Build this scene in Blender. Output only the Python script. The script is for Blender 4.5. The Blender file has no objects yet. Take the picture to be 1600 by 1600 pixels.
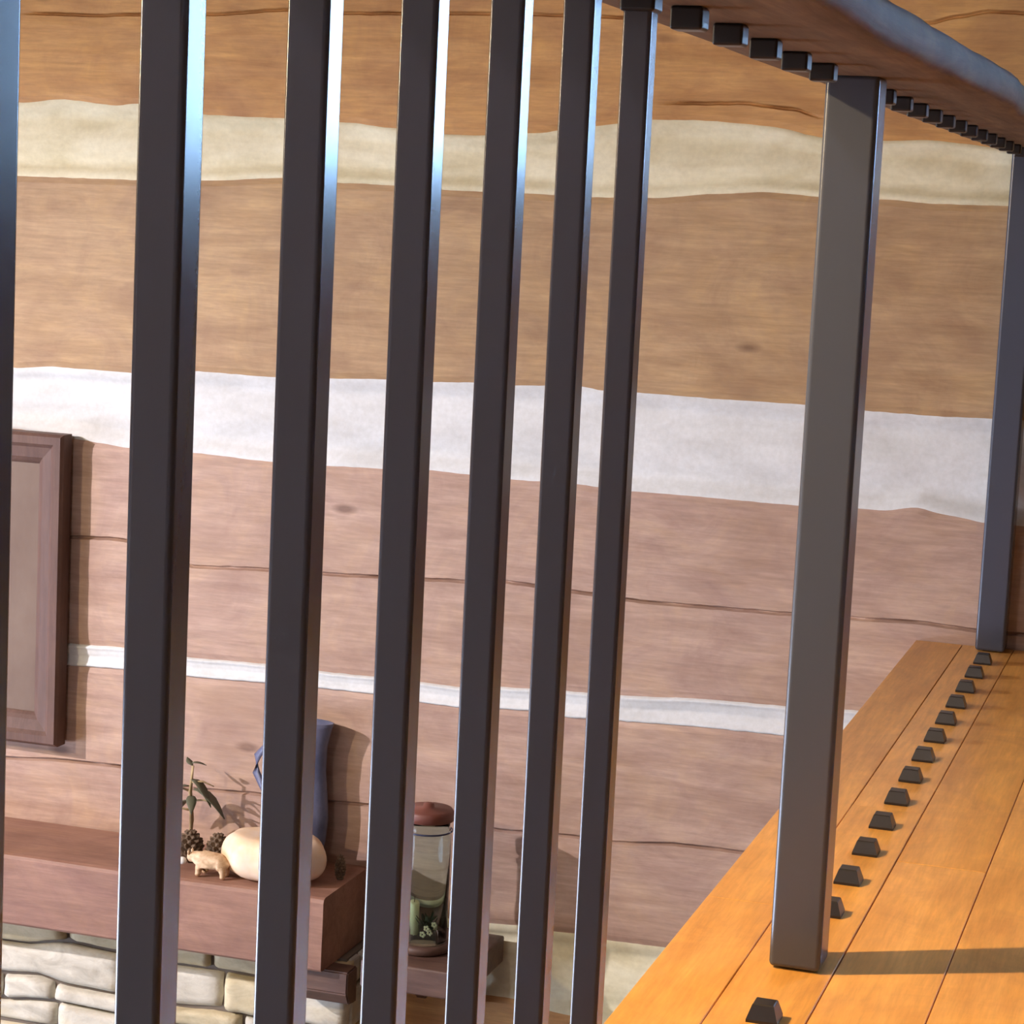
import bpy, bmesh, math, random
from mathutils import Vector, Matrix, noise
random.seed(7)
SC = bpy.context.scene
COL = SC.collection
PI = math.pi

# ------------------------------------------------------------------ camera, exposure, world, lights
CAM = Vector((0.3817, 0.0, 0.7782))
YAW, PITCH, ROLL, FPX = 0.29757, 0.13168, -0.04833, 3616.3
_f = Vector((-math.sin(YAW)*math.cos(PITCH), math.cos(YAW)*math.cos(PITCH), -math.sin(PITCH)))
_r = Vector((math.cos(YAW), math.sin(YAW), 0))
_d = _f.cross(_r)
_c, _s = math.cos(ROLL), math.sin(ROLL)
_right = _c*_r + _s*_d
_down = -_s*_r + _c*_d
cam_data = bpy.data.cameras.new('camera')
cam_data.sensor_width = 36; cam_data.sensor_fit = 'HORIZONTAL'
cam_data.lens = FPX/1600*36
cam_data.clip_start = 0.02
cam = bpy.data.objects.new('camera', cam_data); COL.objects.link(cam)
m3 = Matrix((_right, -_down, -_f)).transposed()
cam.matrix_world = Matrix.Translation(CAM) @ m3.to_4x4()
SC.camera = cam
SC.view_settings.view_transform = 'Standard'
SC.view_settings.look = 'None'
SC.view_settings.gamma = 1
SC.view_settings.use_curve_mapping = False
SC.view_settings.exposure = 0.0

SC.world = bpy.data.worlds.new('dusk_sky')
SC.world.use_nodes = True
bg = SC.world.node_tree.nodes['Background']
bg.inputs['Color'].default_value = (0.33, 0.62, 1.0, 1)
bg.inputs['Strength'].default_value = 7.0

def light(name, typ, loc, energy, color, size=0.1, rot=None, size_y=None):
    d = bpy.data.lights.new(name, typ); d.energy = energy; d.color = color
    if typ == 'AREA':
        d.size = size
        if size_y: d.shape = 'RECTANGLE'; d.size_y = size_y
    elif typ == 'POINT':
        d.shadow_soft_size = size
    o = bpy.data.objects.new(name, d); COL.objects.link(o); o.location = loc
    if rot: o.rotation_euler = rot
    return o
# daylight arriving through the two windows
W1 = dict(x0=1.00, x1=1.92, z0=0.84, z1=1.95)          # window_1 in the log wall, over the loft
W2 = dict(y0=-0.6, y1=3.5, z0=-2.35, z1=-0.85)            # window_2 in the left wall of the room below
l = light('loft_window_daylight', 'AREA', ((W1['x0']+W1['x1'])/2, 4.75, (W1['z0']+W1['z1'])/2), 64, (0.38, 0.62, 1.0), W1['x1']-W1['x0'], (-PI/2, 0, 0), W1['z1']-W1['z0'])
l = light('room_window_daylight', 'AREA', (-5.45, (W2['y0']+W2['y1'])/2, (W2['z0']+W2['z1'])/2), 170, (0.88, 0.84, 1.0), W2['z1']-W2['z0'], (0, -PI/2, 0), W2['y1']-W2['y0'])

# ------------------------------------------------------------------ helpers
def link(o, parent=None):
    COL.objects.link(o)
    if parent is not None:
        o.parent = parent
    return o

def mesh_obj(name, verts, faces, mat, parent=None, smooth=False, uvs=None):
    me = bpy.data.meshes.new(name)
    me.from_pydata([tuple(v) for v in verts], [], faces)
    me.update()
    if mat: me.materials.append(mat)
    if smooth: me.polygons.foreach_set('use_smooth', [True]*len(me.polygons))
    return link(bpy.data.objects.new(name, me), parent)

def bm_obj(name, bm, mat, parent=None, smooth=False):
    me = bpy.data.meshes.new(name); bm.to_mesh(me); bm.free()
    if mat: me.materials.append(mat)
    if smooth: me.polygons.foreach_set('use_smooth', [True]*len(me.polygons))
    return link(bpy.data.objects.new(name, me), parent)

def box_bm(x0, x1, y0, y1, z0, z1, bevel=0.0, seg=2, bm=None):
    own = bm is None
    if own: bm = bmesh.new()
    r = bmesh.ops.create_cube(bm, size=1)
    for v in r['verts']:
        v.co = Vector(((x0+x1)/2 + v.co.x*(x1-x0), (y0+y1)/2 + v.co.y*(y1-y0), (z0+z1)/2 + v.co.z*(z1-z0)))
    if bevel > 0:
        es = list({e for v in r['verts'] for e in v.link_edges})
        bmesh.ops.bevel(bm, geom=es, offset=bevel, segments=seg, profile=0.5, affect='EDGES')
    return bm

def box(name, x0, x1, y0, y1, z0, z1, mat, parent=None, bevel=0.0, seg=2):
    return bm_obj(name, box_bm(x0, x1, y0, y1, z0, z1, bevel, seg), mat, parent)

def soft_edges(o):
    o.data.polygons.foreach_set('use_smooth', [True]*len(o.data.polygons))
    o.modifiers.new('weighted_normals', 'WEIGHTED_NORMAL').weight = 100

def thing(name, label, cat, loc=(0, 0, 0), group=None):
    o = bpy.data.objects.new(name, None); COL.objects.link(o); o.location = loc
    o.empty_display_size = 0.05
    tag(o, label, cat, group); return o

def tag(o, label, cat, group=None):
    o['label'] = label; o['category'] = cat
    if group: o['group'] = group
    return o

def struct(o):
    o['kind'] = 'structure'; return o

def group_empty(name):
    o = bpy.data.objects.new(name, None); COL.objects.link(o); o['kind'] = 'structure'; return o

def lathe(name, prof, mat, parent=None, n=32, cx=0, cy=0, cz=0, lobes=0, lobe=0.0, squash=1.0):
    vs, fs = [], []
    for (r, z) in prof:
        for i in range(n):
            a = 2*PI*i/n
            rr = r*(1 - lobe*(0.5-0.5*math.cos(lobes*a))) if lobes else r
            vs.append((cx+rr*math.cos(a), cy+rr*math.sin(a)*squash, cz+z))
    for k in range(len(prof)-1):
        for i in range(n):
            j = (i+1) % n
            fs.append((k*n+i, k*n+j, (k+1)*n+j, (k+1)*n+i))
    fs.append(tuple(range(n-1, -1, -1))); t = (len(prof)-1)*n
    fs.append(tuple(range(t, t+n)))
    return mesh_obj(name, vs, fs, mat, parent, smooth=True)

def tube(name, pts, rads, mat, parent=None, n=10, bm=None):
    own = bm is None
    if own: bm = bmesh.new()
    pts = [Vector(p) for p in pts]; rings = []
    for k, p in enumerate(pts):
        t = (pts[min(k+1, len(pts)-1)] - pts[max(k-1, 0)]).normalized()
        u = t.cross(Vector((0, 0, 1)))
        if u.length < 0.05: u = t.cross(Vector((0, 1, 0)))
        u.normalize(); w = t.cross(u)
        r = rads[k] if hasattr(rads, '__len__') else rads
        rings.append([bm.verts.new(p + u*r*math.cos(2*PI*i/n) + w*r*math.sin(2*PI*i/n)) for i in range(n)])
    for a, b in zip(rings, rings[1:]):
        for i in range(n):
            bm.faces.new((a[i], a[(i+1) % n], b[(i+1) % n], b[i]))
    bm.faces.new(rings[0][::-1]); bm.faces.new(rings[-1])
    if own:
        bmesh.ops.recalc_face_normals(bm, faces=bm.faces)
        return bm_obj(name, bm, mat, parent, smooth=True)

def ellipsoid(bm, c, r, sub=2, jitter=0.0, freq=40, seed=0.0):
    g = bmesh.ops.create_icosphere(bm, subdivisions=sub, radius=1)
    for v in g['verts']:
        p = Vector((v.co.x*r[0], v.co.y*r[1], v.co.z*r[2]))
        if jitter:
            p *= 1 + jitter*noise.noise((p + Vector(c))*freq + Vector((seed, seed, seed)))
        v.co = p + Vector(c)

# ------------------------------------------------------------------ materials
class N:
    def __init__(s, name):
        s.m = bpy.data.materials.new(name); s.m.use_nodes = True
        s.t = s.m.node_tree; s.b = s.t.nodes['Principled BSDF']; s.coord = None
    def n(s, t, **k):
        x = s.t.nodes.new(t)
        for a, v in k.items(): setattr(x, a, v)
        return x
    def l(s, a, b): s.t.links.new(a, b)
    def pos(s, scale, rot=(0, 0, 0), loc=(0, 0, 0)):
        if not s.coord: s.coord = s.n('ShaderNodeTexCoord')
        mp = s.n('ShaderNodeMapping'); mp.inputs['Scale'].default_value = scale
        mp.inputs['Rotation'].default_value = rot; mp.inputs['Location'].default_value = loc
        s.l(s.coord.outputs['Object'], mp.inputs['Vector']); return mp.outputs['Vector']
    def noise(s, scale, detail=4, rough=0.6, sc=1.0, dist=0.0, **k):
        x = s.n('ShaderNodeTexNoise'); x.inputs['Scale'].default_value = sc
        x.inputs['Detail'].default_value = detail; x.inputs['Roughness'].default_value = rough
        x.inputs['Distortion'].default_value = dist
        s.l(s.pos(scale, **k), x.inputs['Vector']); return x.outputs['Fac']
    def ramp(s, fac, stops):
        r = s.n('ShaderNodeValToRGB'); e = r.color_ramp.elements
        e[0].position, e[0].color = stops[0][0], (*stops[0][1], 1)
        e[1].position, e[1].color = stops[1][0], (*stops[1][1], 1)
        for p, c in stops[2:]:
            q = e.new(p); q.color = (*c, 1)
        s.l(fac, r.inputs['Fac']); return r.outputs['Color']
    def mix(s, a, b, fac, mode='MIX'):
        x = s.n('ShaderNodeMix', data_type='RGBA', blend_type=mode)
        for sock, v in ((x.inputs[0], fac), (x.inputs[6], a), (x.inputs[7], b)):
            if isinstance(v, (int, float)): sock.default_value = v
            elif isinstance(v, tuple): sock.default_value = (*v, 1)
            else: s.l(v, sock)
        return x.outputs[2]
    def bump(s, fac, strength=0.3, dist=0.002):
        b = s.n('ShaderNodeBump'); b.inputs['Strength'].default_value = strength
        b.inputs['Distance'].default_value = dist; s.l(fac, b.inputs['Height'])
        s.l(b.outputs['Normal'], s.b.inputs['Normal'])
    def set(s, color=None, rough=None, metal=None, **k):
        if color is not None:
            if isinstance(color, tuple): s.b.inputs['Base Color'].default_value = (*color, 1)
            else: s.l(color, s.b.inputs['Base Color'])
        if rough is not None:
            if isinstance(rough, (int, float)): s.b.inputs['Roughness'].default_value = rough
            else: s.l(rough, s.b.inputs['Roughness'])
        if metal is not None: s.b.inputs['Metallic'].default_value = metal
        for a, v in k.items(): s.b.inputs[a.replace('_', ' ')].default_value = v
        return s.m

def wood(name, c0, c1, dark, axis='x', rough=0.6, fine=1.0, blot=0.55, loc=(0, 0, 0), bump=0.35, knots=False, gs=1.0):
    w = N(name)
    sc = {'x': (3.5, 22, 22), 'y': (30, 2.2, 30), 'z': (30, 30, 2.2)}[axis]
    sc = tuple(v*fine for v in sc)
    fs = {'x': (12, 160, 160), 'y': (160, 12, 160), 'z': (160, 160, 12)}[axis]
    bs = {'x': (3.0, 5, 6), 'y': (5, 3.0, 6), 'z': (5, 6, 3.0)}[axis]
    g = w.noise(sc, 6, 0.65, dist=0.6, loc=loc)
    col = w.ramp(g, [(0.30, c0), (0.68, c1)])
    f = w.noise(fs, 3, 0.7, loc=loc)
    col = w.mix(col, w.ramp(f, [(0.3, (0.80, 0.80, 0.80)), (0.7, (1.12, 1.12, 1.12))]), 0.75, 'MULTIPLY')
    mo = w.noise(tuple(v*0.35+5 for v in bs), 5, 0.7, dist=1.2, loc=(loc[0]+9, loc[1], loc[2]))
    col = w.mix(col, w.ramp(mo, [(0.30, (0.84, 0.80, 0.84)), (0.50, (1.0, 1.0, 1.0)), (0.70, (1.14, 1.14, 1.02))]), 0.9, 'MULTIPLY')
    if knots:
        vo = w.n('ShaderNodeTexVoronoi'); vo.inputs['Scale'].default_value = 1.0
        w.l(w.pos((2.6, 1, 6.5), loc=loc), vo.inputs['Vector'])
        kn = w.ramp(vo.outputs['Distance'], [(0.035, (0.40, 0.33, 0.30)), (0.085, (1, 1, 1))])
        col = w.mix(col, kn, 0.85, 'MULTIPLY')
    b = w.noise(bs, 4, 0.6, dist=0.8, loc=(loc[0]+3.1, loc[1], loc[2]+1.7))
    bm_ = w.ramp(b, [(0.50, (0, 0, 0)), (0.74, (1, 1, 1))])
    sv = w.n('ShaderNodeMath', operation='MULTIPLY'); w.l(bm_, sv.inputs[0]); sv.inputs[1].default_value = blot
    col = w.mix(col, dark, sv.outputs[0])
    w.bump(g, bump, 0.003)
    return w.set(col, rough)

M = {}
M['log_amber'] = wood('log_amber_wood', (0.44, 0.22, 0.070), (0.62, 0.35, 0.125), (0.30, 0.13, 0.05), knots=True)
M['log_brown'] = wood('log_brown_wood', (0.36, 0.222, 0.108), (0.49, 0.33, 0.175), (0.26, 0.145, 0.075), loc=(1.3, 0, 4), knots=True)
M['log_pink'] = wood('log_rosy_wood', (0.38, 0.245, 0.18), (0.50, 0.35, 0.27), (0.28, 0.165, 0.11), loc=(5.2, 0, 1), blot=0.45, knots=True)
M['mantel'] = wood('mantel_wood', (0.24, 0.125, 0.085), (0.36, 0.20, 0.14), (0.16, 0.075, 0.045), loc=(2, 1, 3))
M['dark_wood'] = wood('dark_stained_wood', (0.075, 0.04, 0.03), (0.14, 0.08, 0.06), (0.04, 0.02, 0.015), rough=0.5)
M['frame'] = wood('frame_wood', (0.085, 0.042, 0.03), (0.14, 0.075, 0.055), (0.06, 0.03, 0.018), axis='z', rough=0.65)
M['rail'] = wood('handrail_wood', (0.095, 0.060, 0.036), (0.19, 0.12, 0.072), (0.05, 0.03, 0.018), axis='y', rough=0.72, fine=1.2)
M['rail'].node_tree.nodes['Principled BSDF'].inputs['Specular IOR Level'].default_value = 0.12
M['ceiling'] = wood('ceiling_wood', (0.11, 0.06, 0.03), (0.17, 0.10, 0.05), (0.08, 0.04, 0.02), axis='y')
for i, (a, b, d) in enumerate((((0.60, 0.29, 0.065), (0.80, 0.43, 0.12), (0.46, 0.19, 0.035)),
                               ((0.55, 0.26, 0.06), (0.74, 0.39, 0.11), (0.43, 0.18, 0.035)),
                               ((0.64, 0.32, 0.08), (0.84, 0.46, 0.14), (0.50, 0.22, 0.045)))):
    M['plank%d' % i] = wood('varnished_plank_%s' % 'abc'[i], a, b, d, axis='y', rough=0.33, loc=(i*3.3, i, 0), blot=0.4, bump=0.06)

for key, c0, c1 in (('chink_warm_lit', (0.64, 0.58, 0.36), (0.80, 0.76, 0.55)), ('chink_cool_lit', (0.60, 0.62, 0.61), (0.71, 0.74, 0.74))):  # one plaster in two tints: warm and cool light put into the colour
    w = N(key + '_plaster')
    g = w.noise((5, 5, 14), 5, 0.6, dist=0.5); f = w.noise((90, 90, 90), 3, 0.6)
    col = w.ramp(g, [(0.3, c0), (0.6, c1)])
    col = w.mix(col, w.ramp(f, [(0.3, (0.9, 0.9, 0.88)), (0.7, (1.04, 1.04, 1.04))]), 0.8, 'MULTIPLY')
    w.bump(g, 0.3, 0.004); M[key] = w.set(col, 0.7)

for k, (c0, c1) in enumerate((((0.42, 0.39, 0.31), (0.66, 0.63, 0.52)), ((0.40, 0.34, 0.20), (0.62, 0.54, 0.35)), ((0.38, 0.38, 0.34), (0.60, 0.60, 0.55)))):
    w = N('ledge_stone_%s' % 'abc'[k])
    g = w.noise((14, 14, 30), 6, 0.65, dist=0.7, loc=(k*2, 0, 0)); f = w.noise((120, 120, 120), 3, 0.6)
    col = w.ramp(g, [(0.3, c0), (0.66, c1)])
    y = w.noise((8, 8, 14), 3, 0.5, loc=(k+5, 0, 2))
    ym = w.ramp(y, [(0.52, (0, 0, 0)), (0.72, (0.6, 0.6, 0.6))])
    col = w.mix(col, (0.56, 0.46, 0.24), ym)
    w.bump(f, 0.5, 0.002); M['stone%d' % k] = w.set(col, 0.85)
w = N('mortar'); M['mortar'] = w.set((0.16, 0.135, 0.11), 0.95)

w = N('black_powder_coated_steel')
f = w.noise((300, 300, 300), 2, 0.5)
w.bump(f, 0.02, 0.0002)
M['steel'] = w.set((0.050, 0.048, 0.060), 0.19, IOR=1.6)
w = N('charcoal_painted_steel')
f = w.noise((250, 250, 250), 2, 0.5); w.bump(f, 0.1, 0.0004)
M['post'] = w.set((0.052, 0.062, 0.088), 0.25, IOR=1.55)
w = N('black_rubber'); M['rubber'] = w.set((0.014, 0.012, 0.013), 0.35)
w = N('window_glass'); M['glass'] = w.set((1, 1, 1), 0.0, Transmission_Weight=1.0, IOR=1.05)
w = N('jar_glass'); M['jar'] = w.set((0.76, 0.88, 0.89), 0.03, Transmission_Weight=1.0, IOR=1.2)
w = N('cream_pumpkin_skin'); g = w.noise((10, 10, 10), 4, 0.6)
M['pumpkin'] = w.set(w.ramp(g, [(0.35, (0.80, 0.56, 0.30)), (0.62, (0.82, 0.70, 0.58))]), 0.5)
w = N('stem_brown'); M['stem'] = w.set((0.16, 0.085, 0.04), 0.8)
w = N('cone_brown'); g = w.noise((80, 80, 80), 3, 0.6); M['cone'] = w.set(w.ramp(g, [(0.3, (0.07, 0.045, 0.025)), (0.7, (0.18, 0.12, 0.07))]), 0.8)
w = N('tan_carved_wood'); g = w.noise((60, 60, 90), 4, 0.6); M['tan'] = w.set(w.ramp(g, [(0.3, (0.42, 0.25, 0.12)), (0.7, (0.80, 0.60, 0.38))]), 0.6)
w = N('white_muzzle'); M['pale'] = w.set((0.75, 0.75, 0.70), 0.6)
w = N('blue_grey_glaze'); g = w.noise((20, 20, 20), 4, 0.6); M['jug'] = w.set(w.ramp(g, [(0.3, (0.07, 0.085, 0.15)), (0.7, (0.15, 0.16, 0.25))]), 0.35)
w = N('twig_bark'); g = w.noise((60, 60, 20), 4, 0.6); M['twig'] = w.set(w.ramp(g, [(0.3, (0.20, 0.14, 0.07)), (0.7, (0.50, 0.38, 0.20))]), 0.8)
w = N('dull_green_leaf'); M['leaf'] = w.set((0.11, 0.115, 0.07), 0.7)
w = N('pine_green'); M['pine'] = w.set((0.045, 0.06, 0.025), 0.7)
w = N('cream_petal'); M['petal'] = w.set((0.72, 0.62, 0.34), 0.7)
w = N('candle_wax'); M['wax'] = w.set((0.95, 0.88, 0.45), 0.5)
w = N('red_brown_lid'); M['lid'] = w.set((0.15, 0.05, 0.035), 0.5)
w = N('blue_dark_metal'); M['band'] = w.set((0.05, 0.06, 0.12), 0.35, metal=0.6)
w = N('brown_picture_panel'); g = w.noise((6, 6, 3), 5, 0.6); M['panel'] = w.set(w.ramp(g, [(0.35, (0.12, 0.07, 0.045)), (0.65, (0.17, 0.115, 0.08))]), 0.6)
w = N('lamp_bulb'); w.b.inputs['Emission Color'].default_value = (1, 0.72, 0.4, 1); M['bulb'] = w.set((1, 0.9, 0.7), 0.4, Emission_Strength=25.0)
w = N('linen_shade'); M['shade'] = w.set((0.8, 0.65, 0.45), 0.8, Transmission_Weight=0.0)
w = N('painted_wall'); g = w.noise((3, 3, 3), 4, 0.6); M['paint'] = w.set(w.ramp(g, [(0.3, (0.13, 0.12, 0.11)), (0.7, (0.17, 0.16, 0.15))]), 0.9)
w = N('pale_wall_plaster'); g = w.noise((3, 3, 3), 4, 0.6); M['plaster'] = w.set(w.ramp(g, [(0.3, (0.55, 0.52, 0.50)), (0.7, (0.60, 0.57, 0.55))]), 0.9)
w = N('lower_floor_wood'); g = w.noise((20, 2, 2), 4, 0.6); M['lower'] = w.set(w.ramp(g, [(0.3, (0.11, 0.06, 0.035)), (0.7, (0.17, 0.10, 0.06))]), 0.5)

# ------------------------------------------------------------------ log wall
WY = 4.36
XL, XR = -5.5, 3.0
def interp(tab):
    def fn(x):
        if x <= tab[0][0]: b = tab[0][1]; return b + 0.010*noise.noise(Vector((x*2.5, b*7, 0))) - 0.010*noise.noise(Vector((tab[0][0]*2.5, b*7, 0)))
        if x >= tab[-1][0]: b = tab[-1][1]; return b + 0.010*noise.noise(Vector((x*2.5, b*7, 0))) - 0.010*noise.noise(Vector((tab[-1][0]*2.5, b*7, 0)))
        for (a, b), (c, d) in zip(tab, tab[1:]):
            if a <= x <= c:
                t = (x-a)/(c-a); t = t*t*(3-2*t)*0.6 + t*0.4
                return b + t*(d-b) + 0.0012*noise.noise(Vector((x*45, b*9, 3)))
    return fn
def const(z): return lambda x: z + 0.014*noise.noise(Vector((x*1.9, z*7, 1)))
A_top = interp([(-2.064, 0.941), (-1.968, 0.951), (-1.85, 0.942), (-1.807, 0.947), (-1.634, 0.93), (-1.479, 0.929), (-1.334, 0.925), (-1.246, 0.918), (-1.118, 0.91), (-1.058, 0.91), (-0.947, 0.919), (-0.825, 0.937), (-0.712, 0.953), (-0.612, 0.955), (-0.488, 0.949), (-0.377, 0.931), (-0.258, 0.93), (-0.187, 0.934), (-0.012, 0.922)])
A_bot = interp([(-2.061, 0.789), (-1.964, 0.79), (-1.809, 0.792), (-1.637, 0.798), (-1.475, 0.81), (-1.364, 0.806), (-1.227, 0.806), (-1.119, 0.801), (-0.948, 0.802), (-0.818, 0.801), (-0.703, 0.805), (-0.579, 0.818), (-0.48, 0.826), (-0.37, 0.821), (-0.25, 0.822), (-0.179, 0.818), (-0.027, 0.82)])
C_top = interp([(-2.067, 0.387), (-1.984, 0.395), (-1.805, 0.394), (-1.645, 0.408), (-1.474, 0.407), (-1.348, 0.413), (-1.238, 0.419), (-1.129, 0.421), (-1.048, 0.425), (-0.968, 0.426), (-0.83, 0.433), (-0.785, 0.428), (-0.707, 0.429), (-0.58, 0.428), (-0.393, 0.429), (-0.265, 0.426), (-0.139, 0.425), (-0.021, 0.428)])
C_bot = interp([(-2.064, 0.258), (-1.935, 0.247), (-1.801, 0.237), (-1.654, 0.238), (-1.482, 0.233), (-1.369, 0.234), (-1.243, 0.237), (-1.134, 0.243), (-1.053, 0.241), (-0.959, 0.238), (-0.827, 0.24), (-0.722, 0.235), (-0.594, 0.236), (-0.387, 0.235), (-0.27, 0.239), (-0.222, 0.239), (-0.162, 0.25), (-0.102, 0.241), (-0.03, 0.232)])
E_top = interp([(-1.932, -0.192), (-1.803, -0.188), (-1.64, -0.193), (-1.473, -0.189), (-1.337, -0.191), (-1.239, -0.19), (-1.128, -0.191), (-1.052, -0.192), (-0.964, -0.182), (-0.897, -0.179), (-0.831, -0.176), (-0.712, -0.172), (-0.545, -0.161), (-0.393, -0.157), (-0.25, -0.15)])
E_bot = interp([(-1.93, -0.24), (-1.802, -0.235), (-1.639, -0.234), (-1.472, -0.229), (-1.35, -0.227), (-1.237, -0.227), (-1.14, -0.233), (-1.057, -0.235), (-0.962, -0.227), (-0.882, -0.224), (-0.821, -0.229), (-0.709, -0.224), (-0.541, -0.218), (-0.389, -0.216), (-0.265, -0.204)])
G_top = interp([(-0.961, -0.673), (-0.899, -0.669), (-0.818, -0.671), (-0.778, -0.669), (-0.711, -0.673), (-0.632, -0.672)])
G_bot = interp([(-0.967, -0.825), (-0.905, -0.823), (-0.823, -0.837), (-0.775, -0.841), (-0.728, -0.849)])
crackA1 = [(-2.068, 1.124), (-1.987, 1.124), (-1.899, 1.123), (-1.819, 1.127), (-1.641, 1.131), (-1.474, 1.143), (-1.377, 1.139), (-1.0, 1.146), (-0.66, 1.142), (-0.33, 1.150), (-0.202, 1.146), (-0.145, 1.16), (-0.088, 1.17), (-0.03, 1.168), (0.3, 1.165)]
crackA2 = [(-0.70, 0.985), (-0.614, 0.987), (-0.54, 0.990), (-0.441, 0.982), (-0.386, 0.968)]
crackD1 = [(-2.2, 0.040), (-1.937, 0.038), (-1.81, 0.043), (-1.74, 0.03), (-1.646, 0.001), (-1.48, 0.009), (-1.339, 0.013), (-1.22, 0.018), (-1.056, 0.025), (-0.962, 0.033), (-0.815, 0.026), (-0.684, 0.02), (-0.379, 0.024), (-0.256, 0.029), (-0.147, 0.033), (-0.027, 0.028), (0.2, 0.03)]
crackF1 = [(-2.2, -0.458), (-2.071, -0.457), (-1.933, -0.447), (-1.796, -0.445), (-1.631, -0.473), (-1.485, -0.466), (-1.319, -0.462), (-1.256, -0.46), (-1.144, -0.453), (-0.95, -0.476), (-0.855, -0.47), (-0.789, -0.469), (-0.709, -0.47), (-0.579, -0.458), (-0.424, -0.457), (-0.2, -0.455)]

def face_y(x, z):
    return WY + 0.006*noise.noise(Vector((x*2.2, 0.4, z*3.5))) + 0.0022*noise.noise(Vector((x*9, 0.9, z*26)))

def log_mesh(parent, x0, x1, bot, top, mat, cracks=(), dx=0.012):
    """a hewn log: rows of vertices from its lower to its upper edge, with drying cracks cut in"""
    nx = max(8, int((x1-x0)/dx)); xs = [x0+(x1-x0)*i/nx for i in range(nx+1)]
    levels = [('bot', bot)] + [('crack', interp(c), c[0][0], c[-1][0]) for c in cracks] + [('top', top)]
    verts, rows = [], 0
    prof = [(-0.040, 0.070, 0), (-0.012, 0.030, 0), (0.0, 0.004, 0), (0.012, 0.0, 0)]   # (dz, depth) at an edge
    cols = []
    for x in xs:
        zb, zt = bot(x), top(x); c = []
        for dz, dp, _ in prof: c.append((zb+dz, dp))
        marks = [zb+0.012]
        for k in levels[1:-1]:
            zc = k[1](x) if k[2]-0.3 <= x <= k[3]+0.3 else k[1](min(max(x, k[2]), k[3]))
            e = min(1, max(0, (x-k[2])/0.06), 1) * min(1, max(0, (k[3]-x)/0.06))
            e *= 0.45 + 0.75*abs(noise.noise(Vector((x*6, zc*11, 2)))) + 0.35*noise.noise(Vector((x*23, zc*5, 7)))
            e = max(0.0, e)
            w_ = 0.0042
            nmid = 7
            z_prev = marks[-1]
            for q in range(1, nmid+1): c.append((z_prev + (zc-w_-z_prev)*q/(nmid+0.0), 0.0))
            c.append((zc-0.0008, 0.016*e)); c.append((zc+0.0008, 0.016*e)); c.append((zc+w_, 0.0))
            marks.append(zc+w_)
        z_prev = marks[-1]; z_end = zt-0.012
        for q in range(1, 10): c.append((z_prev + (z_end-z_prev)*q/9.0, 0.0))
        for dz, dp, _ in prof[::-1][1:]: c.append((zt-dz, dp))
        cols.append([(x, face_y(x, z)+dp, z) for z, dp in c])
    nr = len(cols[0]); faces = []
    for c in cols: verts += c
    for i in range(nx):
        for j in range(nr-1):
            a = i*nr+j; faces.append((a, a+nr, a+nr+1, a+1))
    nb = len(verts)
    for x, c in zip(xs, cols):                        # back face
        verts += [(x, WY+0.16, c[0][2]), (x, WY+0.16, c[-1][2])]
    for i in range(nx):
        b0, b1 = nb+2*i, nb+2*i+2
        faces.append((b0, b0+1, b1+1, b1))
        faces.append((i*nr, b0, b1, (i+1)*nr)); faces.append(((i+1)*nr-1, (i+2)*nr-1, b1+1, b0+1))
    faces.append(tuple(range(0, nr)) + (nb+1, nb)); e = nx*nr
    faces.append(tuple(range(e+nr-1, e-1, -1)) + (nb+2*nx, nb+2*nx+1))
    return mesh_obj('log', verts, faces, mat, parent, smooth=False)

def chink_mesh(parent, x0, x1, bot, top, key='chink_warm_lit', dx=0.012):
    nx = max(8, int((x1-x0)/dx)); nv = 16; verts, faces = [], []
    for i in range(nx+1):
        x = x0+(x1-x0)*i/nx; zb, zt = bot(x), top(x); h = zt-zb
        for j in range(nv+1):
            t = j/nv; z = zb+h*t
            edge = min(t, 1-t)*h
            dep = -0.0035*max(0, 1-abs(edge-0.004)/0.006) + 0.020*min(1, max(0, edge-0.006)/0.022)*min(1, h/0.09)
            dep -= 0.010*math.sin(PI*t)**2*min(1, h/0.1)                           # bulges gently in the middle
            dep += 0.004*noise.noise(Vector((x*7, 5, z*18))) * min(1, edge/0.01)
            if j in (0, nv): dep = 0.004
            verts.append((x, face_y(x, z)+dep, z))
    n = nv+1
    for i in range(nx):
        for j in range(nv):
            a = i*n+j; faces.append((a, a+n, a+n+1, a+1))
    return mesh_obj('chinking', verts, faces, M[key], parent, smooth=True)

wall = group_empty('wall_back')
Z = [const(z) for z in (-2.66, -2.25, -2.13, -1.72, -1.60, -1.26, -1.14)]
rows = [  # bottom edge, top edge, material, cracks
    (Z[0], Z[1], 'log_brown', ()), (Z[2], Z[3], 'log_pink', ()), (Z[4], Z[5], 'log_brown', ()),
    (Z[6], G_bot, 'log_amber', ()), (G_top, E_bot, 'log_pink', (crackF1,)), (E_top, C_bot, 'log_pink', (crackD1,)),
    (C_top, A_bot, 'log_brown', ())]
for b, t, mname, cr in rows:
    log_mesh(wall, XL, XR, b, t, M[mname], cr)
chinks = [(Z[1], Z[2]), (Z[3], Z[4]), (Z[5], Z[6]), (G_bot, G_top), (E_bot, E_top), (C_bot, C_top)]
for b, t in chinks: chink_mesh(wall, XL, XR, b, t, 'chink_cool_lit' if b in (E_bot, C_bot) else 'chink_warm_lit')
U = [const(z) for z in (1.42, 1.54, 1.97, 2.10, 2.52, 2.62)]
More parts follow.
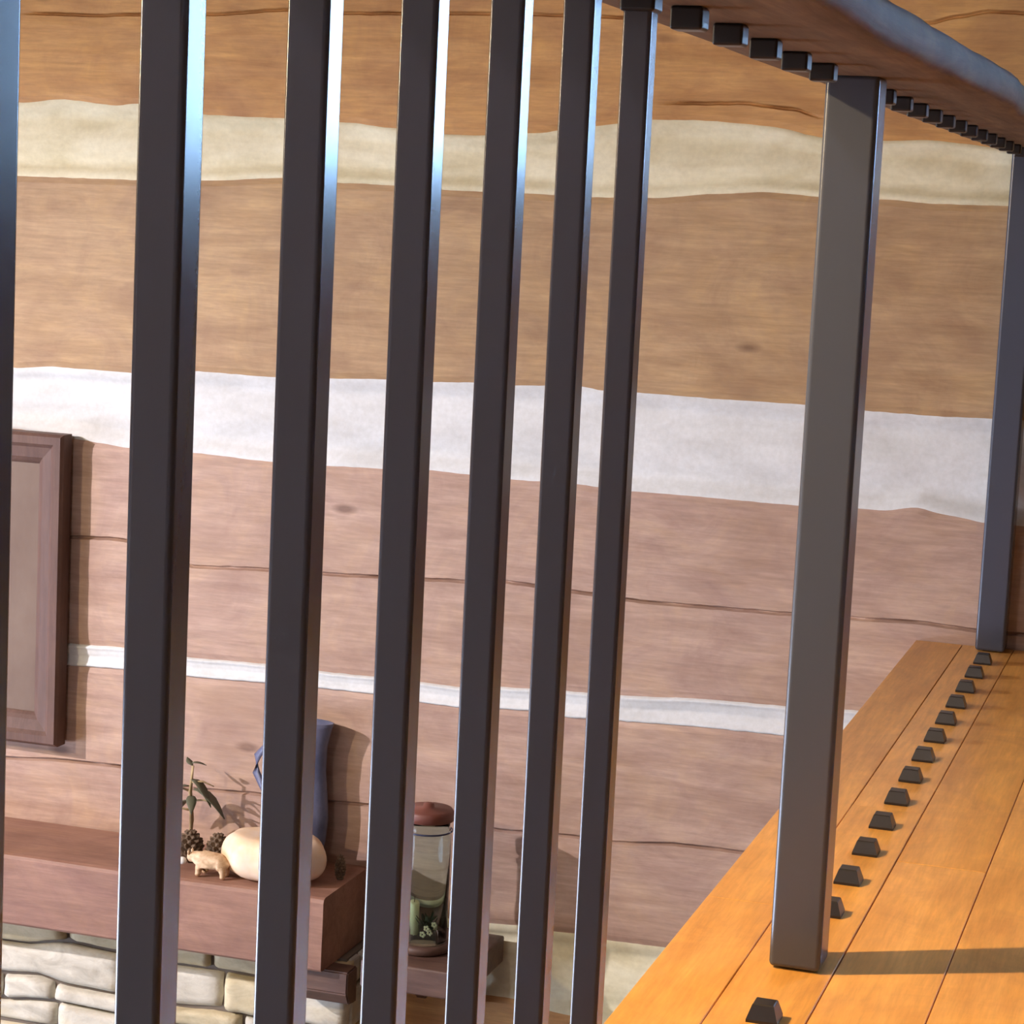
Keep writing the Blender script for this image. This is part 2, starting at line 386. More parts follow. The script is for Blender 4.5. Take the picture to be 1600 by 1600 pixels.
# rows interrupted by the window over the loft
for xa, xb in ((XL, W1['x0']), (W1['x1'], XR)):
    chink_mesh(wall, xa, xb, A_bot, A_top)
    log_mesh(wall, xa, xb, A_top, U[0], M['log_amber'], (crackA2, crackA1) if xa < 0 else ())
    chink_mesh(wall, xa, xb, U[0], U[1])
    log_mesh(wall, xa, xb, U[1], U[2], M['log_amber'])
chink_mesh(wall, XL, XR, U[2], U[3]); log_mesh(wall, XL, XR, U[3], U[4], M['log_amber']); chink_mesh(wall, XL, XR, U[4], U[5])

# window_1
win = group_empty('window_1')
x0, x1, z0, z1 = W1['x0'], W1['x1'], W1['z0'], W1['z1']
for a in ((x0-0.09, x0, z0-0.03, z1+0.03), (x1, x1+0.09, z0-0.03, z1+0.03)): box('casing', a[0], a[1], WY-0.03, WY+0.17, a[2], a[3], M['frame'], win, 0.003)
box('casing', x0-0.09, x1+0.09, WY-0.03, WY+0.17, z1, z1+0.09, M['frame'], win, 0.003)
box('sill', x0-0.11, x1+0.11, WY-0.05, WY+0.17, z0-0.035, z0, M['frame'], win, 0.003)
box('mullion', (x0+x1)/2-0.014, (x0+x1)/2+0.014, WY+0.07, WY+0.10, z0, z1, M['frame'], win, 0.002)
box('glass_pane', x0, x1, WY+0.083, WY+0.087, z0, z1, M['glass'], win)

# ------------------------------------------------------------------ room shell
def wall_y(name, y0, y1, x0, x1, hole=None):
    o = box_bm(x0, x1, y0, y1, -2.6, 2.65); return struct(bm_obj(name, o, M['paint']))
struct(box('wall_front', XL, XR, -1.62, -1.5, -2.6, 2.65, M['plaster']))
struct(box('wall_right', XR, XR+0.12, -1.5, 4.55, -2.6, 2.65, M['paint']))
bm = bmesh.new()
for a in ((-1.5, 4.55, -2.6, W2['z0']), (-1.5, 4.55, W2['z1'], 2.65), (-1.5, W2['y0'], W2['z0'], W2['z1']), (W2['y1'], 4.55, W2['z0'], W2['z1'])):
    box_bm(XL-0.12, XL, a[0], a[1], a[2], a[3], bm=bm)
struct(bm_obj('wall_left', bm, M['paint']))
struct(box('floor_lower', XL, XR, -1.5, 4.55, -2.7, -2.6, M['lower']))
struct(box('ceiling', XL-0.1, XR+0.1, -1.6, 4.6, 2.62, 2.72, M['ceiling']))
win = group_empty('window_2')
for a in ((W2['y0']-0.08, W2['y0'], W2['z0']-0.08, W2['z1']+0.08), (W2['y1'], W2['y1']+0.08, W2['z0']-0.08, W2['z1']+0.08),
          (W2['y0'], W2['y1'], W2['z0']-0.08, W2['z0']), (W2['y0'], W2['y1'], W2['z1'], W2['z1']+0.08)):
    box('casing', XL-0.10, XL+0.02, a[0], a[1], a[2], a[3], M['frame'], win, 0.003)
box('glass_pane', XL-0.07, XL-0.065, W2['y0'], W2['y1'], W2['z0'], W2['z1'], M['glass'], win)

# ------------------------------------------------------------------ loft floor
EX = -0.143
fl = group_empty('floor')
joints = [EX, -0.055, 0.040, 0.150]
while joints[-1] < XR-0.12: joints.append(joints[-1]+0.098)
joints.append(XR)
for i, (a, b) in enumerate(zip(joints, joints[1:])):
    y = -1.5; k = 0
    ends = {0: [0.3, 2.55], 1: [1.1, 3.05], 2: [0.2, 2.80], 3: [1.5, 3.45]}.get(i)
    if ends is None:
        ends = []; q = -1.5 + random.uniform(0.7, 1.8)
        while q < 3.9: ends.append(q); q += random.uniform(1.3, 2.3)
    for e in ends+[4.355]:
        box('plank', a+0.0007, b-0.0007, y+0.0005, e-0.0005, -0.020, random.uniform(-0.0006, 0.0), M['plank%d' % random.choice((0, 0, 1, 2))], fl, 0.0007, 1)
        y = e
box('subfloor', EX+0.015, XR, -1.5, 4.35, -0.22, -0.0205, M['cone'], fl)
struct(box('trim_1', EX-0.0005, EX+0.0145, -1.5, 4.35, -0.24, -0.0205, M['mantel'], None, 0.002))

# ------------------------------------------------------------------ railing
rl = thing('stair_railing', 'black metal railing with brown wooden handrail along the edge of the loft floor', 'railing', (0, 2.0, 0))
OFF = Vector((0, -2.0, 0))
def rp(o):                                           # keep world placement under the railing's base
    o.location = o.location + OFF; return o
SP = 0.1368; Y1 = 0.69328*1.14; PY = 2.06264*1.14; HB = 0.913
bm = box_bm(-0.00955, 0.00955, -0.00955, 0.00955, 0.002, HB+0.006, 0.0027, 4)
b0 = bm_obj('baluster', bm, M['steel'], rl); soft_edges(b0)
def shoe_mesh():
    vs, fs = [], []
    P = [(0.0155, 0.0), (0.0155, 0.003), (0.0108, 0.017), (0.0098, 0.018)]
    for r, z in P:
        for sx, sy in ((-1, -1), (1, -1), (1, 1), (-1, 1)): vs.append((sx*r, sy*r, z))
    for k in range(len(P)-1):
        for i in range(4): fs.append((k*4+i, k*4+(i+1) % 4, k*4+4+(i+1) % 4, k*4+4+i))
    fs.append((3, 2, 1, 0)); e = (len(P)-1)*4; fs.append((e, e+1, e+2, e+3))
    return vs, fs
vs, fs = shoe_mesh()
s0 = mesh_obj('floor_shoe', vs, fs, M['rubber'], rl); s0['label'] = 'small black tapered baluster shoe on the floor'
r0 = bm_obj('rail_shoe', box_bm(-0.0118, 0.0118, -0.0118, 0.0118, 0.0, 0.0165, 0.0026, 4), M['rubber'], rl); soft_edges(r0); r0['label'] = 'small black baluster shoe under the handrail'
first = {'b': True, 's': True, 'r': True}
def put(src, key, y, z=0, flip=False):
    if first[key]: o = src; first[key] = False
    else: o = src.copy(); COL.objects.link(o); o.parent = rl
    if 'label' in src.keys(): o['label'] = src['label']
    o.location = Vector((0, y, z)) + OFF
    if flip: o.rotation_euler = (PI, 0, 0)
    return o
for i in range(-6, 6): put(b0, 'b', Y1+i*SP)
RZ = 0.9215
near = [Y1+i*SP for i in range(-6, 11)]
far = [2.231*1.14+k*SP for k in range(13)]
KX = 0.01756*1.14
for i, y in enumerate(near): put(s0, 's', y+(KX*0.5 if i > 12 else 0)); put(r0, 'r', y, RZ, True)
for y in far: put(s0, 's', y); put(r0, 'r', y, RZ, True)
for k, py in enumerate((PY, 4.327, -0.32)):
    hw = 0.0272
    bm = box_bm(-hw, hw, -hw, hw, 0.0015, RZ+0.002, 0.006, 4)
    o = bm_obj('newel_post', bm, M['post'], rl); soft_edges(o); o.location = Vector((0, py, 0)) + OFF; o['label'] = 'thick square dark grey metal post'
# handrail: live-edged plank
ny = 150; prof_n = []
vs, fs = [], []
def edge(y, s, k): return 0.006*noise.noise(Vector((y*2.1, s*9.0, k))) + 0.0022*noise.noise(Vector((y*8, s*5.0, k+4)))
ring = None
for i in range(ny+1):
    y = -1.3 + (4.352+1.3)*i/ny
    xl = -0.063 + edge(y, 1, 0); xr = 0.103 + edge(y, 2, 1); zb = RZ + 0.0; zt = 0.962 + edge(y, 3, 2)*0.6
    xr += 0.012*math.exp(-((y-2.75)/0.22)**2) - 0.008*math.exp(-((y-1.9)/0.2)**2)
    r = 0.006
    pts = [(xl+r, zb), (xl+0.03, zb), (0.0, zb), (0.06, zb), (xr-r, zb), (xr-0.0015, zb+0.002), (xr+0.001, zb+r), (xr+0.003, (zb+zt)/2), (xr-0.001, zt-0.010), (xr-0.004, zt-0.004), (xr-0.012, zt),
           (0.03, zt+0.001), (xl+0.012, zt), (xl+0.003, zt-0.004), (xl, zt-0.010), (xl-0.002, (zb+zt)/2), (xl, zb+r), (xl+0.002, zb+0.0015)]
    pts = [(a, b) for a, b in pts]
    n = len(pts); vs += [(a, y-2.0, b + (0 if b <= zb+1e-6 else 0.0008*noise.noise(Vector((a*20, y*6, b*20))))) for a, b in pts]
    if i:
        o = (i-1)*n
        for j in range(n): fs.append((o+j, o+(j+1) % n, o+n+(j+1) % n, o+n+j))
fs.append(tuple(range(n))); fs.append(tuple(range(ny*n+n-1, ny*n-1, -1)))
hr = mesh_obj('handrail', vs, fs, M['rail'], rl, smooth=True)
hr['label'] = 'brown wooden handrail with uneven edges'
bm = bmesh.new(); bm.from_mesh(hr.data); bmesh.ops.recalc_face_normals(bm, faces=bm.faces); bm.to_mesh(hr.data); bm.free()
hr.data.polygons.foreach_set('use_smooth', [True]*len(hr.data.polygons))

# ------------------------------------------------------------------ stone chimney breast under the mantel
fp = thing('stone_fireplace', 'pale ledge stone chimney breast under the wooden mantel', 'fireplace', (-2.2, 4.3, -2.6))
FO = Vector((2.2, -4.3, 2.6))
SY = 4.200; SX0, SX1 = -3.25, -1.20; MB = -0.738
o = bm_obj('mortar_core', box_bm(SX0+0.012, SX1-0.012, SY+0.014, 4.345, -2.6, MB-0.002), M['mortar'], fp); o.location = FO
st1 = interp([(-1.988, -0.807), (-1.915, -0.805), (-1.883, -0.796), (-1.838, -0.790), (-1.734, -0.796), (-1.573, -0.802), (-1.502, -0.800), (-1.402, -0.802)])
st2 = interp([(-1.987, -0.879), (-1.896, -0.871), (-1.836, -0.884), (-1.732, -0.886), (-1.571, -0.890), (-1.499, -0.885), (-1.399, -0.886)])
st3 = interp([(-1.985, -0.935), (-1.892, -0.925), (-1.85, -0.922), (-1.731, -0.926), (-1.57, -0.930)])
lines = [lambda x: MB-0.003, st1, st2, st3] + [const(z) for z in (-0.985, -1.06, -1.11, -1.18, -1.24, -1.32, -1.38, -1.45, -1.53, -1.6)]
def stone(x0, x1, top, bot, mat, face='front'):
    nx, nz = 14, 8; vs = []; g = 0.0048; seed = random.uniform(0, 50); pr = random.uniform(-0.006, 0.008)
    for i in range(nx+1):
        for j in range(nz+1):
            u, v = i/nx, j/nz
            xa = x0+g + (x1-x0-2*g)*u
            zb, zt = bot(xa)+g, top(xa)-g
            za = zb+(zt-zb)*v
            e = min(u, 1-u)*(x1-x0); e2 = min(v, 1-v)*(zt-zb)
            xa += 0.004*noise.noise(Vector((za*30, seed, 0)))
            round_ = 0.007*(max(0, 1-e/0.009)**2 + max(0, 1-e2/0.009)**2)
            dep = pr - 0.004*noise.noise(Vector((xa*22, seed, za*30))) - 0.004 + round_
            vs.append((xa, SY+dep, za))
    n = nz+1; fs = []
    for i in range(nx):
        for j in range(nz):
            a = i*n+j; fs.append((a, a+n, a+n+1, a+1))
    rim = [i*n for i in range(nx+1)] + [nx*n+j for j in range(1, nz+1)] + [i*n+nz for i in range(nx-1, -1, -1)] + [j for j in range(nz-1, 0, -1)]
    b = len(vs); vs += [(vs[k][0], SY+0.03, vs[k][2]) for k in rim]
    for q in range(len(rim)):
        q2 = (q+1) % len(rim); fs.append((rim[q2], rim[q], b+q, b+q2))
    o = mesh_obj('stone', vs, fs, mat, fp, smooth=True); o.location = FO; return o
fixed = {0: [-2.35, -2.13, -1.835, -1.60, -1.503, -1.36], 1: [-2.3, -2.05, -1.70, -1.475, -1.33], 2: [-2.2, -1.98, -1.858, -1.62, -1.43, -1.29], 3: [-2.1, -1.852, -1.55, -1.31]}
for k, (t, b) in enumerate(zip(lines, lines[1:])):
    xs = [SX0]
    if k in fixed: xs += [-2.95, -2.62] + fixed[k]
    else:
        q = SX0 + random.uniform(0.1, 0.3)
        while q < SX1-0.1: xs.append(q); q += random.uniform(0.12, 0.34)
    xs.append(SX1)
    for a, c in zip(xs, xs[1:]): stone(a, c, t, b, M['stone%d' % random.choice((0, 0, 1, 2) if k else (1, 1, 0))])
for k, (t, b) in enumerate(zip(lines, lines[1:])):            # the return of the breast, seen from the right
    zt, zb = t(SX1), b(SX1)
    cuts = [SY+0.02, SY+random.uniform(0.06, 0.12), 4.345]
    for y0_, y1_ in zip(cuts, cuts[1:]):
        bm = box_bm(SX1-0.03, SX1+random.uniform(-0.004, 0.004), y0_+0.002, y1_-0.002, zb+0.003, zt-0.003, 0.005, 2)
        o = bm_obj('stone', bm, M['stone%d' % random.choice((1, 2))], fp); o.location = FO

# ------------------------------------------------------------------ mantel
mt = thing('fireplace_mantel', 'thick reddish brown rough hewn wooden mantel shelf above the pale stones', 'mantel', (-2.2, 4.23, MB))
MO = Vector((2.2, -4.23, -MB))
MX0, MX1, MY0, MY1, MZ1 = -3.35, -1.226, 4.108, 4.356, -0.588
nx = 110; vs, fs = [], []; n = None
for i in range(nx+1):
    x = MX0+(MX1-MX0)*i/nx
    e = lambda k: 0.003*noise.noise(Vector((x*3.5, k*0.35, 0)))
    ch = 0.010
    pts = [(MY1, MB), (MY0+0.09+e(8), MB), (MY0+0.004+e(1), MB+0.001), (MY0+e(2), MB+0.006), (MY0+e(3)-0.001, MB+0.05), (MY0+e(4), MB+0.10), (MY0+e(5), MZ1-0.010+e(6)), (MY0+0.003+e(5), MZ1-0.003+e(6)), (MY0+0.010, MZ1+e(6)*0.5), (MY0+0.12, MZ1), (MY1, MZ1)]
    n = len(pts); vs += [(x, y, z) for y, z in pts]
    if i:
        o = (i-1)*n
        for j in range(n): fs.append((o+j, o+(j+1) % n, o+n+(j+1) % n, o+n+j))
fs.append(tuple(range(n-1, -1, -1))); fs.append(tuple(range(nx*n, nx*n+n)))
o = mesh_obj('beam', vs, fs, M['mantel'], mt); o.location = MO
for cx in (-1.235, -3.2):
    bm = bmesh.new()
    P = [(4.183, MB-0.0005), (4.130, MB-0.0005), (4.128, MB-0.045), (4.145, MB-0.070), (4.183, MB-0.076)]
    va = [bm.verts.new((cx-0.055, a, b)) for a, b in P]; vb = [bm.verts.new((cx+0.058, a, b)) for a, b in P]
    bm.faces.new(va); bm.faces.new(vb[::-1])
    for q in range(5): bm.faces.new((va[q], vb[q], vb[(q+1) % 5], va[(q+1) % 5]))
    bmesh.ops.recalc_face_normals(bm, faces=bm.faces)
    bmesh.ops.bevel(bm, geom=list(bm.edges), offset=0.003, segments=2, affect='EDGES')
    o = bm_obj('corbel', bm, M['dark_wood'], mt); o.location = MO; o['label'] = 'dark brown corbel'

# ------------------------------------------------------------------ framed picture above the mantel
pf = thing('picture_frame', 'large dark brown wooden frame hanging on the log wall above the mantel', 'picture frame', (-2.3, WY, -0.41))
PO = Vector((2.3, -WY, 0.41))
FX0, FX1, FZ0, FZ1 = -2.68, -1.925, -0.408, 0.258
def frame_side(p0, p1, inward):
    """mitred moulding from corner p0 to corner p1; inward points to the picture's centre"""
    prof = [(0.0, 0.0), (0.0, 0.034), (0.006, 0.040), (0.022, 0.040), (0.030, 0.033), (0.052, 0.028), (0.060, 0.022), (0.066, 0.016), (0.066, 0.0)]
    bm = bmesh.new(); a = Vector(p1)-Vector(p0); a.normalize(); iw = Vector(inward)
    ra = [bm.verts.new(Vector(p0) + iw*u + a*u + Vector((0, -(d+0.012), 0))) for u, d in prof]
    rb = [bm.verts.new(Vector(p1) + iw*u - a*u + Vector((0, -(d+0.012), 0))) for u, d in prof]
    for q in range(len(prof)):
        k = (q+1) % len(prof); bm.faces.new((ra[q], rb[q], rb[k], ra[k]))
    bm.faces.new(ra); bm.faces.new(rb[::-1]); bmesh.ops.recalc_face_normals(bm, faces=bm.faces)
    o = bm_obj('frame_rail', bm, M['frame'], pf); o.location = PO
Yw_ = WY
frame_side((FX0, Yw_, FZ1), (FX1, Yw_, FZ1), (0, 0, -1)); frame_side((FX0, Yw_, FZ0), (FX1, Yw_, FZ0), (0, 0, 1))
frame_side((FX0, Yw_, FZ0), (FX0, Yw_, FZ1), (1, 0, 0)); frame_side((FX1, Yw_, FZ0), (FX1, Yw_, FZ1), (-1, 0, 0))
o = box('picture_panel', FX0+0.06, FX1-0.06, WY-0.026, WY-0.008, FZ0+0.06, FZ1-0.06, M['panel'], pf); o.location = PO
o['label'] = 'plain brown picture panel'

# ------------------------------------------------------------------ things on the mantel
MT = MZ1+0.0005
pk = thing('pumpkin', 'squat cream and amber pumpkin at the right end of the mantel shelf', 'pumpkin', (-1.370, 4.196, MT))
prof = []
for k in range(17):
    t = -PI/2 + PI*k/16
    r = 0.112*max(0.06, math.cos(t))**0.42; z = 0.048+0.048*math.sin(t)
    if k > 13: z -= (k-13)*0.003
    prof.append((r, z))
lathe('flesh', prof, M['pumpkin'], pk, n=72, lobes=9, lobe=0.05, squash=0.68)
tube('stem', [(0, 0, 0.085), (0.002, -0.002, 0.10), (0.008, -0.004, 0.112)], [0.010, 0.007, 0.006], M['stem'], pk)

def cone_thing(loc, r, h, label, n=9, tilt=0):
    t = thing('pine_cone', label, 'pine cone', loc, None)
    bm = bmesh.new(); ellipsoid(bm, (0, 0, h/2), (r*0.6, r*0.6, h/2), 2)
    for k in range(n):
        z = h*(0.06+0.86*k/(n-1)); rr = r*math.sin(PI*(0.18+0.74*k/(n-1)))**0.8
        for q in range(8):
            a = 2*PI*q/8 + k*0.4
            c = Vector((math.cos(a)*rr*0.8, math.sin(a)*rr*0.8, z))
            bmesh.ops.create_cone(bm, cap_ends=True, segments=5, radius1=r*0.26, radius2=r*0.06, depth=r*0.35,
                                  matrix=Matrix.Translation(c) @ Matrix.Rotation(a, 4, 'Z') @ Matrix.Rotation(PI/2-0.5, 4, 'Y'))
    lo = min(v.co.z for v in bm.verts)
    for v in bm.verts: v.co.z -= lo
    bm_obj('scales', bm, M['cone'], t); return t
cone_thing((-1.246, 4.245, MT), 0.013, 0.052, 'small brown pine cone standing right of the cream pumpkin')

# tall blue-grey jug behind the pumpkin
jg = thing('jug', 'tall blue-grey glazed jug standing behind the cream pumpkin', 'jug', (-1.368, 4.318, MT))
lathe('body', [(0.034, 0), (0.042, 0.01), (0.058, 0.05), (0.063, 0.10), (0.059, 0.15), (0.054, 0.20), (0.055, 0.25), (0.064, 0.29), (0.068, 0.30), (0.064, 0.30), (0.050, 0.25), (0.047, 0.20), (0.050, 0.12), (0.03, 0.03)], M['jug'], jg, n=40, squash=0.45)
tube('handle', [(-0.050, 0, 0.235), (-0.078, 0, 0.238), (-0.098, 0, 0.215), (-0.100, 0, 0.18), (-0.080, 0, 0.145), (-0.056, 0, 0.125)], [0.008]*6, M['jug'], jg)

# potted twig on the mantel
tw = thing('twig_tree', 'small decorative twig with dull green leaves on the mantel left of the cream pumpkin', 'decoration', (-1.598, 4.285, MT))
bm = bmesh.new()
tube('', [(0, 0, 0.012), (0.003, 0, 0.07), (-0.002, 0, 0.13), (0.002, 0, 0.185)], [0.006, 0.005, 0.004, 0.003], None, bm=bm)
for a, z, L in ((0.1, 0.15, 0.05), (PI-0.2, 0.13, 0.05), (2.0, 0.10, 0.04), (0.3, 0.11, 0.055), (PI+0.4, 0.09, 0.045)):
    tube('', [(0, 0, z), (math.cos(a)*L*0.5, math.sin(a)*L*0.3, z+0.004), (math.cos(a)*L, math.sin(a)*L*0.5, z-0.004)], [0.0025, 0.002, 0.001], None, bm=bm)
bm_obj('branches', bm, M['twig'], tw, smooth=True)
lathe('base', [(0.024, 0), (0.026, 0.006), (0.018, 0.012), (0.004, 0.014)], M['twig'], tw, n=20)
def leaf(parent, c, L, W, az, droop, mat, bend=0.2):
    vs, fs = [], []
    for k in range(6):
        t = k/5; w_ = W*math.sin(PI*(0.08+0.9*t))
        p = Vector((L*t, 0, -droop*t*t*L))
        for s, up in ((-1, 0.12*w_), (0, 0), (1, 0.12*w_)): vs.append(p + Vector((0, s*w_/2, up)))
    for k in range(5):
        for s in (0, 1): a = k*3+s; fs.append((a, a+1, a+4, a+3))
    Mx = Matrix.Translation(c) @ Matrix.Rotation(az, 4, 'Z')
    vs = [Mx @ v for v in vs]
    o = mesh_obj('leaf', vs, fs, mat, parent, smooth=True)
    md = o.modifiers.new('thickness', 'SOLIDIFY'); md.thickness = 0.0012
    return o
for c, L, W, az, dr in (((0.0, 0, 0.155), 0.055, 0.024, -0.3, 0.9), ((0.005, 0, 0.135), 0.075, 0.032, -0.1, 0.7), ((0, 0, 0.19), 0.03, 0.016, 0.6, 0.2), ((-0.005, 0, 0.14), 0.06, 0.026, PI+0.2, 0.7),
                        ((0, 0, 0.11), 0.05, 0.024, PI-0.5, 0.8), ((0, 0, 0.185), 0.028, 0.014, 2.4, -0.4), ((0.0, 0, 0.12), 0.045, 0.022, -1.1, 0.6)):
    leaf(tw, Vector(c), L, W, az, dr, M['leaf'])

# dark nest-like clump of cones
for (x, y, r, h, s) in ((-1.570, 4.228, 0.030, 0.060, 'left'), (-1.512, 4.236, 0.027, 0.060, 'right')):
    cone_thing((x, y, MT), r, h, 'dark brown pine cone behind the tan figurine, the %s' % ('one nearer the twig' if s == 'left' else 'one nearer the pumpkin'), n=8)

# tan carved four-legged figurine on the front edge of the mantel
fg = thing('animal_figurine', 'small tan carved four-legged animal figurine with pale muzzle on the mantel edge', 'figurine', (-1.487, 4.150, MT))
mesh = bpy.data.meshes.new('body')
V = [(0.022, 0, 0.036), (0.0, 0, 0.040), (-0.022, 0, 0.040), (-0.038, 0, 0.043), (-0.052, -0.003, 0.036)]
R_ = [0.019, 0.018, 0.018, 0.012, 0.011]
Ed = [(0, 1), (1, 2), (2, 3), (3, 4)]
for (root, sx, sy) in ((0, 0.030, -0.011), (0, 0.028, 0.011), (2, -0.024, -0.011), (2, -0.020, 0.011)):
    k = len(V); V += [(sx*0.95, sy, 0.024), (sx*1.0+0.002, sy*1.1, 0.012), (sx-0.002, sy*1.1, 0.005)]; R_ += [0.0085, 0.006, 0.006]
    Ed += [(root, k), (k, k+1), (k+1, k+2)]
k = len(V); V += [(0.042, 0, 0.034)]; R_ += [0.004]; Ed += [(0, k)]
mesh.from_pydata(V, Ed, []); fo = bpy.data.objects.new('body', mesh); link(fo, fg)
md = fo.modifiers.new('skin', 'SKIN'); mesh.skin_vertices.new() if not mesh.skin_vertices else None
for v, r in zip(mesh.skin_vertices[0].data, R_): v.radius = (r, r)
mesh.skin_vertices[0].data[1].use_root = True
fo.modifiers.new('smooth', 'SUBSURF').levels = 2; fo.modifiers['smooth'].render_levels = 2
dg = bpy.context.evaluated_depsgraph_get(); bpy.context.view_layer.update()
ev = fo.evaluated_get(bpy.context.evaluated_depsgraph_get()); nm = bpy.data.meshes.new_from_object(ev)
fo.modifiers.clear(); fo.data = nm; nm.materials.clear(); nm.materials.append(M['tan'])
nm.polygons.foreach_set('use_smooth', [True]*len(nm.polygons))
lo = min(v.co.z for v in nm.vertices)
for v in nm.vertices: v.co.z -= lo
bm = bmesh.new(); ellipsoid(bm, (-0.062, -0.003, 0.030-lo), (0.009, 0.008, 0.008), 2); bm_obj('muzzle', bm, M['pale'], fg, smooth=True)
for s in (-1, 1):
    bm = bmesh.new(); ellipsoid(bm, (-0.046, s*0.009, 0.050-lo), (0.003, 0.004, 0.006), 1); bm_obj('ear', bm, M['tan'], fg, smooth=True)

# ------------------------------------------------------------------ side shelf with the glass lantern jar
SZ = -0.690
sh = thing('wall_shelf', 'dark wooden wall shelf right of the mantel holding the glass lantern jar', 'shelf', (-1.03, WY, SZ-0.055))
SO = Vector((1.03, -WY, -(SZ-0.055)))
o = box('board', -1.135, -0.925, 4.085, 4.352, SZ-0.055, SZ, M['dark_wood'], sh, 0.004); o.location = SO
for x in (-1.09, -0.97):
    bm = bmesh.new(); P = [(4.352, SZ-0.0555), (4.20, SZ-0.0555), (4.33, SZ-0.15), (4.352, SZ-0.15)]
    va = [bm.verts.new((x-0.009, a, b)) for a, b in P]; vb = [bm.verts.new((x+0.009, a, b)) for a, b in P]
    bm.faces.new(va); bm.faces.new(vb[::-1])
    for q in range(4): bm.faces.new((va[q], vb[q], vb[(q+1) % 4], va[(q+1) % 4]))
    bmesh.ops.recalc_face_normals(bm, faces=bm.faces)
    o = bm_obj('bracket', bm, M['dark_wood'], sh); o.location = SO
JX, JY = -1.048, 4.200
jr = thing('lantern_jar', 'tall clear glass lantern jar with reddish brown lid on the dark side shelf', 'lantern', (JX, JY, SZ+0.0005))
lathe('base', [(0.052, 0), (0.056, 0.003), (0.056, 0.014), (0.048, 0.018), (0.002, 0.018)], M['dark_wood'], jr, n=40)
lathe('glass', [(0.0455, 0.0185), (0.0475, 0.022), (0.0475, 0.235), (0.044, 0.252), (0.044, 0.262), (0.042, 0.262), (0.042, 0.252), (0.0452, 0.235), (0.0452, 0.024), (0.002, 0.023)], M['jar'], jr, n=48)
lathe('lid', [(0.044, 0.2625), (0.051, 0.264), (0.051, 0.280), (0.047, 0.286), (0.012, 0.288), (0.010, 0.296), (0.002, 0.298)], M['lid'], jr, n=40)
bm = bmesh.new(); n1 = 40
for i in range(n1):
    pass
tube('', [(0.0485*math.cos(a), 0.0485*math.sin(a), 0.243) for a in [2*PI*q/48 for q in range(48)]], [0.0018]*48, None, bm=bm, n=6)
bm_obj('neck_band', bm, M['band'], jr, smooth=True)
JZ = SZ+0.0005+0.0240
cd = thing('candle', 'short yellow candle inside the glass lantern jar', 'candle', (JX-0.018, JY-0.012, JZ))
lathe('wax', [(0.011, 0), (0.011, 0.066), (0.009, 0.070), (0.001, 0.068)], M['wax'], cd, n=24)
tube('wick', [(0, 0, 0.066), (0.001, 0, 0.080)], [0.0008, 0.0008], M['stem'], cd, n=6)
gn = thing('greenery_sprig', 'dark green sprig with small cream flowers at the foot of the lantern jar', 'greenery', (JX+0.012, JY-0.004, JZ))
k = 0
for q in range(40):
    a = random.uniform(0, 2*PI); L = random.uniform(0.012, 0.026)
    leaf(gn, Vector((random.uniform(-0.006, 0.008), random.uniform(-0.008, 0.008), random.uniform(0.004, 0.030))), L, 0.006, a, random.uniform(-1.2, 0.1), M['pine']).name = 'leaf'
for (x, y, z) in ((0.018, -0.018, 0.032), (0.010, -0.022, 0.016), (-0.004, -0.024, 0.010), (0.020, -0.012, 0.022), (0.004, -0.024, 0.024)):
    bm = bmesh.new()
    for q in range(5):
        a = 2*PI*q/5; ellipsoid(bm, (x+0.004*math.cos(a), y, z+0.004*math.sin(a)), (0.0032, 0.002, 0.0032), 1)
    bm_obj('flower', bm, M['petal'], gn, smooth=True)

# ------------------------------------------------------------------ the room's lamps and an added fill lamp (outside the picture)
def pendant(loc, label, energy, color, top, size):
    t = thing('pendant_lamp', label, 'lamp', loc)
    lathe('shade', [(0.10, -0.02), (0.102, -0.02), (0.06, 0.10), (0.03, 0.13), (0.028, 0.13), (0.058, 0.10), (0.10, -0.02)], M['band'], t, n=32)
    bm = bmesh.new(); ellipsoid(bm, (0, 0, 0.02), (size, size, size*1.2), 3); bm_obj('bulb', bm, M['bulb'], t, smooth=True)
    tube('cord', [(0, 0, 0.13), (0, 0, top-loc[2]-0.002)], 0.004, M['steel'], t, n=8)
    aim = (Vector((0.12, 2.0, 0)) - Vector(loc)).to_track_quat('-Z', 'Y').to_euler()
    sp = light('pendant_light', 'SPOT', (loc[0], loc[1], loc[2]-0.06), energy, color, 0.03, aim)
    sp.data.spot_size = math.radians(100); sp.data.spot_blend = 1.0; sp.data.shadow_soft_size = 0.025
pendant((-1.20, 1.70, 1.55), 'dark pendant lamp hanging over the great room beside the loft', 280, (1.0, 0.66, 0.30), 2.62, 0.03)
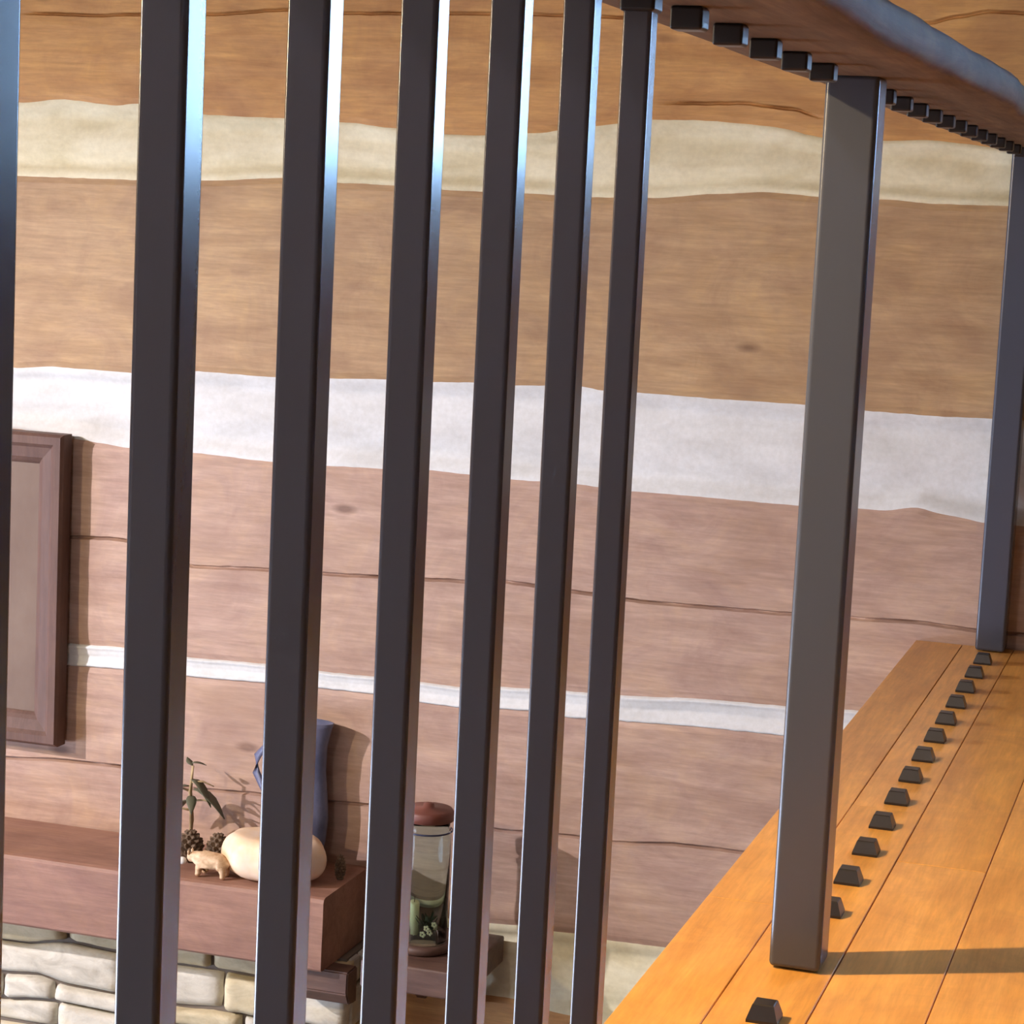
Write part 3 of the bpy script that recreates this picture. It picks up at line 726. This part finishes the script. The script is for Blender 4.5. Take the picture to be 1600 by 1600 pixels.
def bulb_lamp(loc, label, energy, color):
    t = thing('chandelier', label, 'lamp', loc)
    tube('stem', [(0, 0, 0.02), (0, 0, 2.618-loc[2])], 0.008, M['steel'], t, n=8)
    tube('hoop', [(0.28*math.cos(a), 0.28*math.sin(a), 0) for a in [2*PI*q/32 for q in range(33)]], [0.008]*33, M['steel'], t, n=8)
    for q in range(3):
        a = 2*PI*q/3; tube('arm', [(0, 0, 0.02), (0.28*math.cos(a), 0.28*math.sin(a), 0)], 0.006, M['steel'], t, n=8)
    for q in range(6):
        a = 2*PI*q/6; c = (0.28*math.cos(a), 0.28*math.sin(a), 0.045)
        bm = bmesh.new(); ellipsoid(bm, c, (0.03, 0.03, 0.036), 3); bm_obj('bulb', bm, M['bulb'], t, smooth=True)
    light('chandelier_light', 'POINT', (loc[0], loc[1], loc[2]+0.045), energy, color, 0.05)
bulb_lamp((-3.3, 1.3, 1.02), 'round black metal chandelier with six bulbs over the great room', 190, (1.0, 0.78, 0.50))

tl = thing('track_spotlight', 'black ceiling spotlight on a drop rod aimed at the log wall above the mantel', 'lamp', (-4.3, 1.9, 1.25))
aim = (Vector((-1.05, 4.36, -0.75)) - Vector((-4.3, 1.9, 1.25))).normalized()
tube('rod', [(0, 0, 0.03), (0, 0, 2.618-1.25)], 0.008, M['steel'], tl, n=8)
hs = []
for k, (r_, t_) in enumerate([(0.03, -0.10), (0.045, -0.06), (0.05, 0.0), (0.05, 0.05)]): hs.append((r_, aim*t_))
tube('lamp_head', [h[1] for h in hs], [h[0] for h in hs], M['steel'], tl, n=20)
bm = bmesh.new(); ellipsoid(bm, tuple(aim*0.052), (0.03, 0.03, 0.03), 3); bm_obj('bulb', bm, M['bulb'], tl, smooth=True)
sp = light('spotlight_beam', 'SPOT', Vector((-4.3, 1.9, 1.25)) + aim*0.10, 680, (1.0, 0.90, 0.95), 0.04, aim.to_track_quat('-Z', 'Y').to_euler())
sp.data.spot_size = math.radians(58); sp.data.spot_blend = 1.0; sp.data.shadow_soft_size = 0.03

cl = thing('fill_lamp', 'unseen round fill lamp added behind the camera to brighten the baluster fronts', 'lamp', (-1.3, -0.7, 2.56))  # added fill, lifts the dark baluster fronts
lathe('fill_lamp_canopy', [(0.06, 0.03), (0.075, 0.045), (0.075, 0.058), (0.002, 0.058)], M['steel'], cl, n=32)
lathe('fill_lamp_glass', [(0.004, -0.055), (0.06, -0.045), (0.10, -0.015), (0.11, 0.015), (0.09, 0.0295), (0.002, 0.0295)], M['bulb'], cl, n=32)
light('fill_lamp_light', 'POINT', (-1.3, -0.7, 2.42), 62, (1.0, 0.93, 0.95), 0.08)
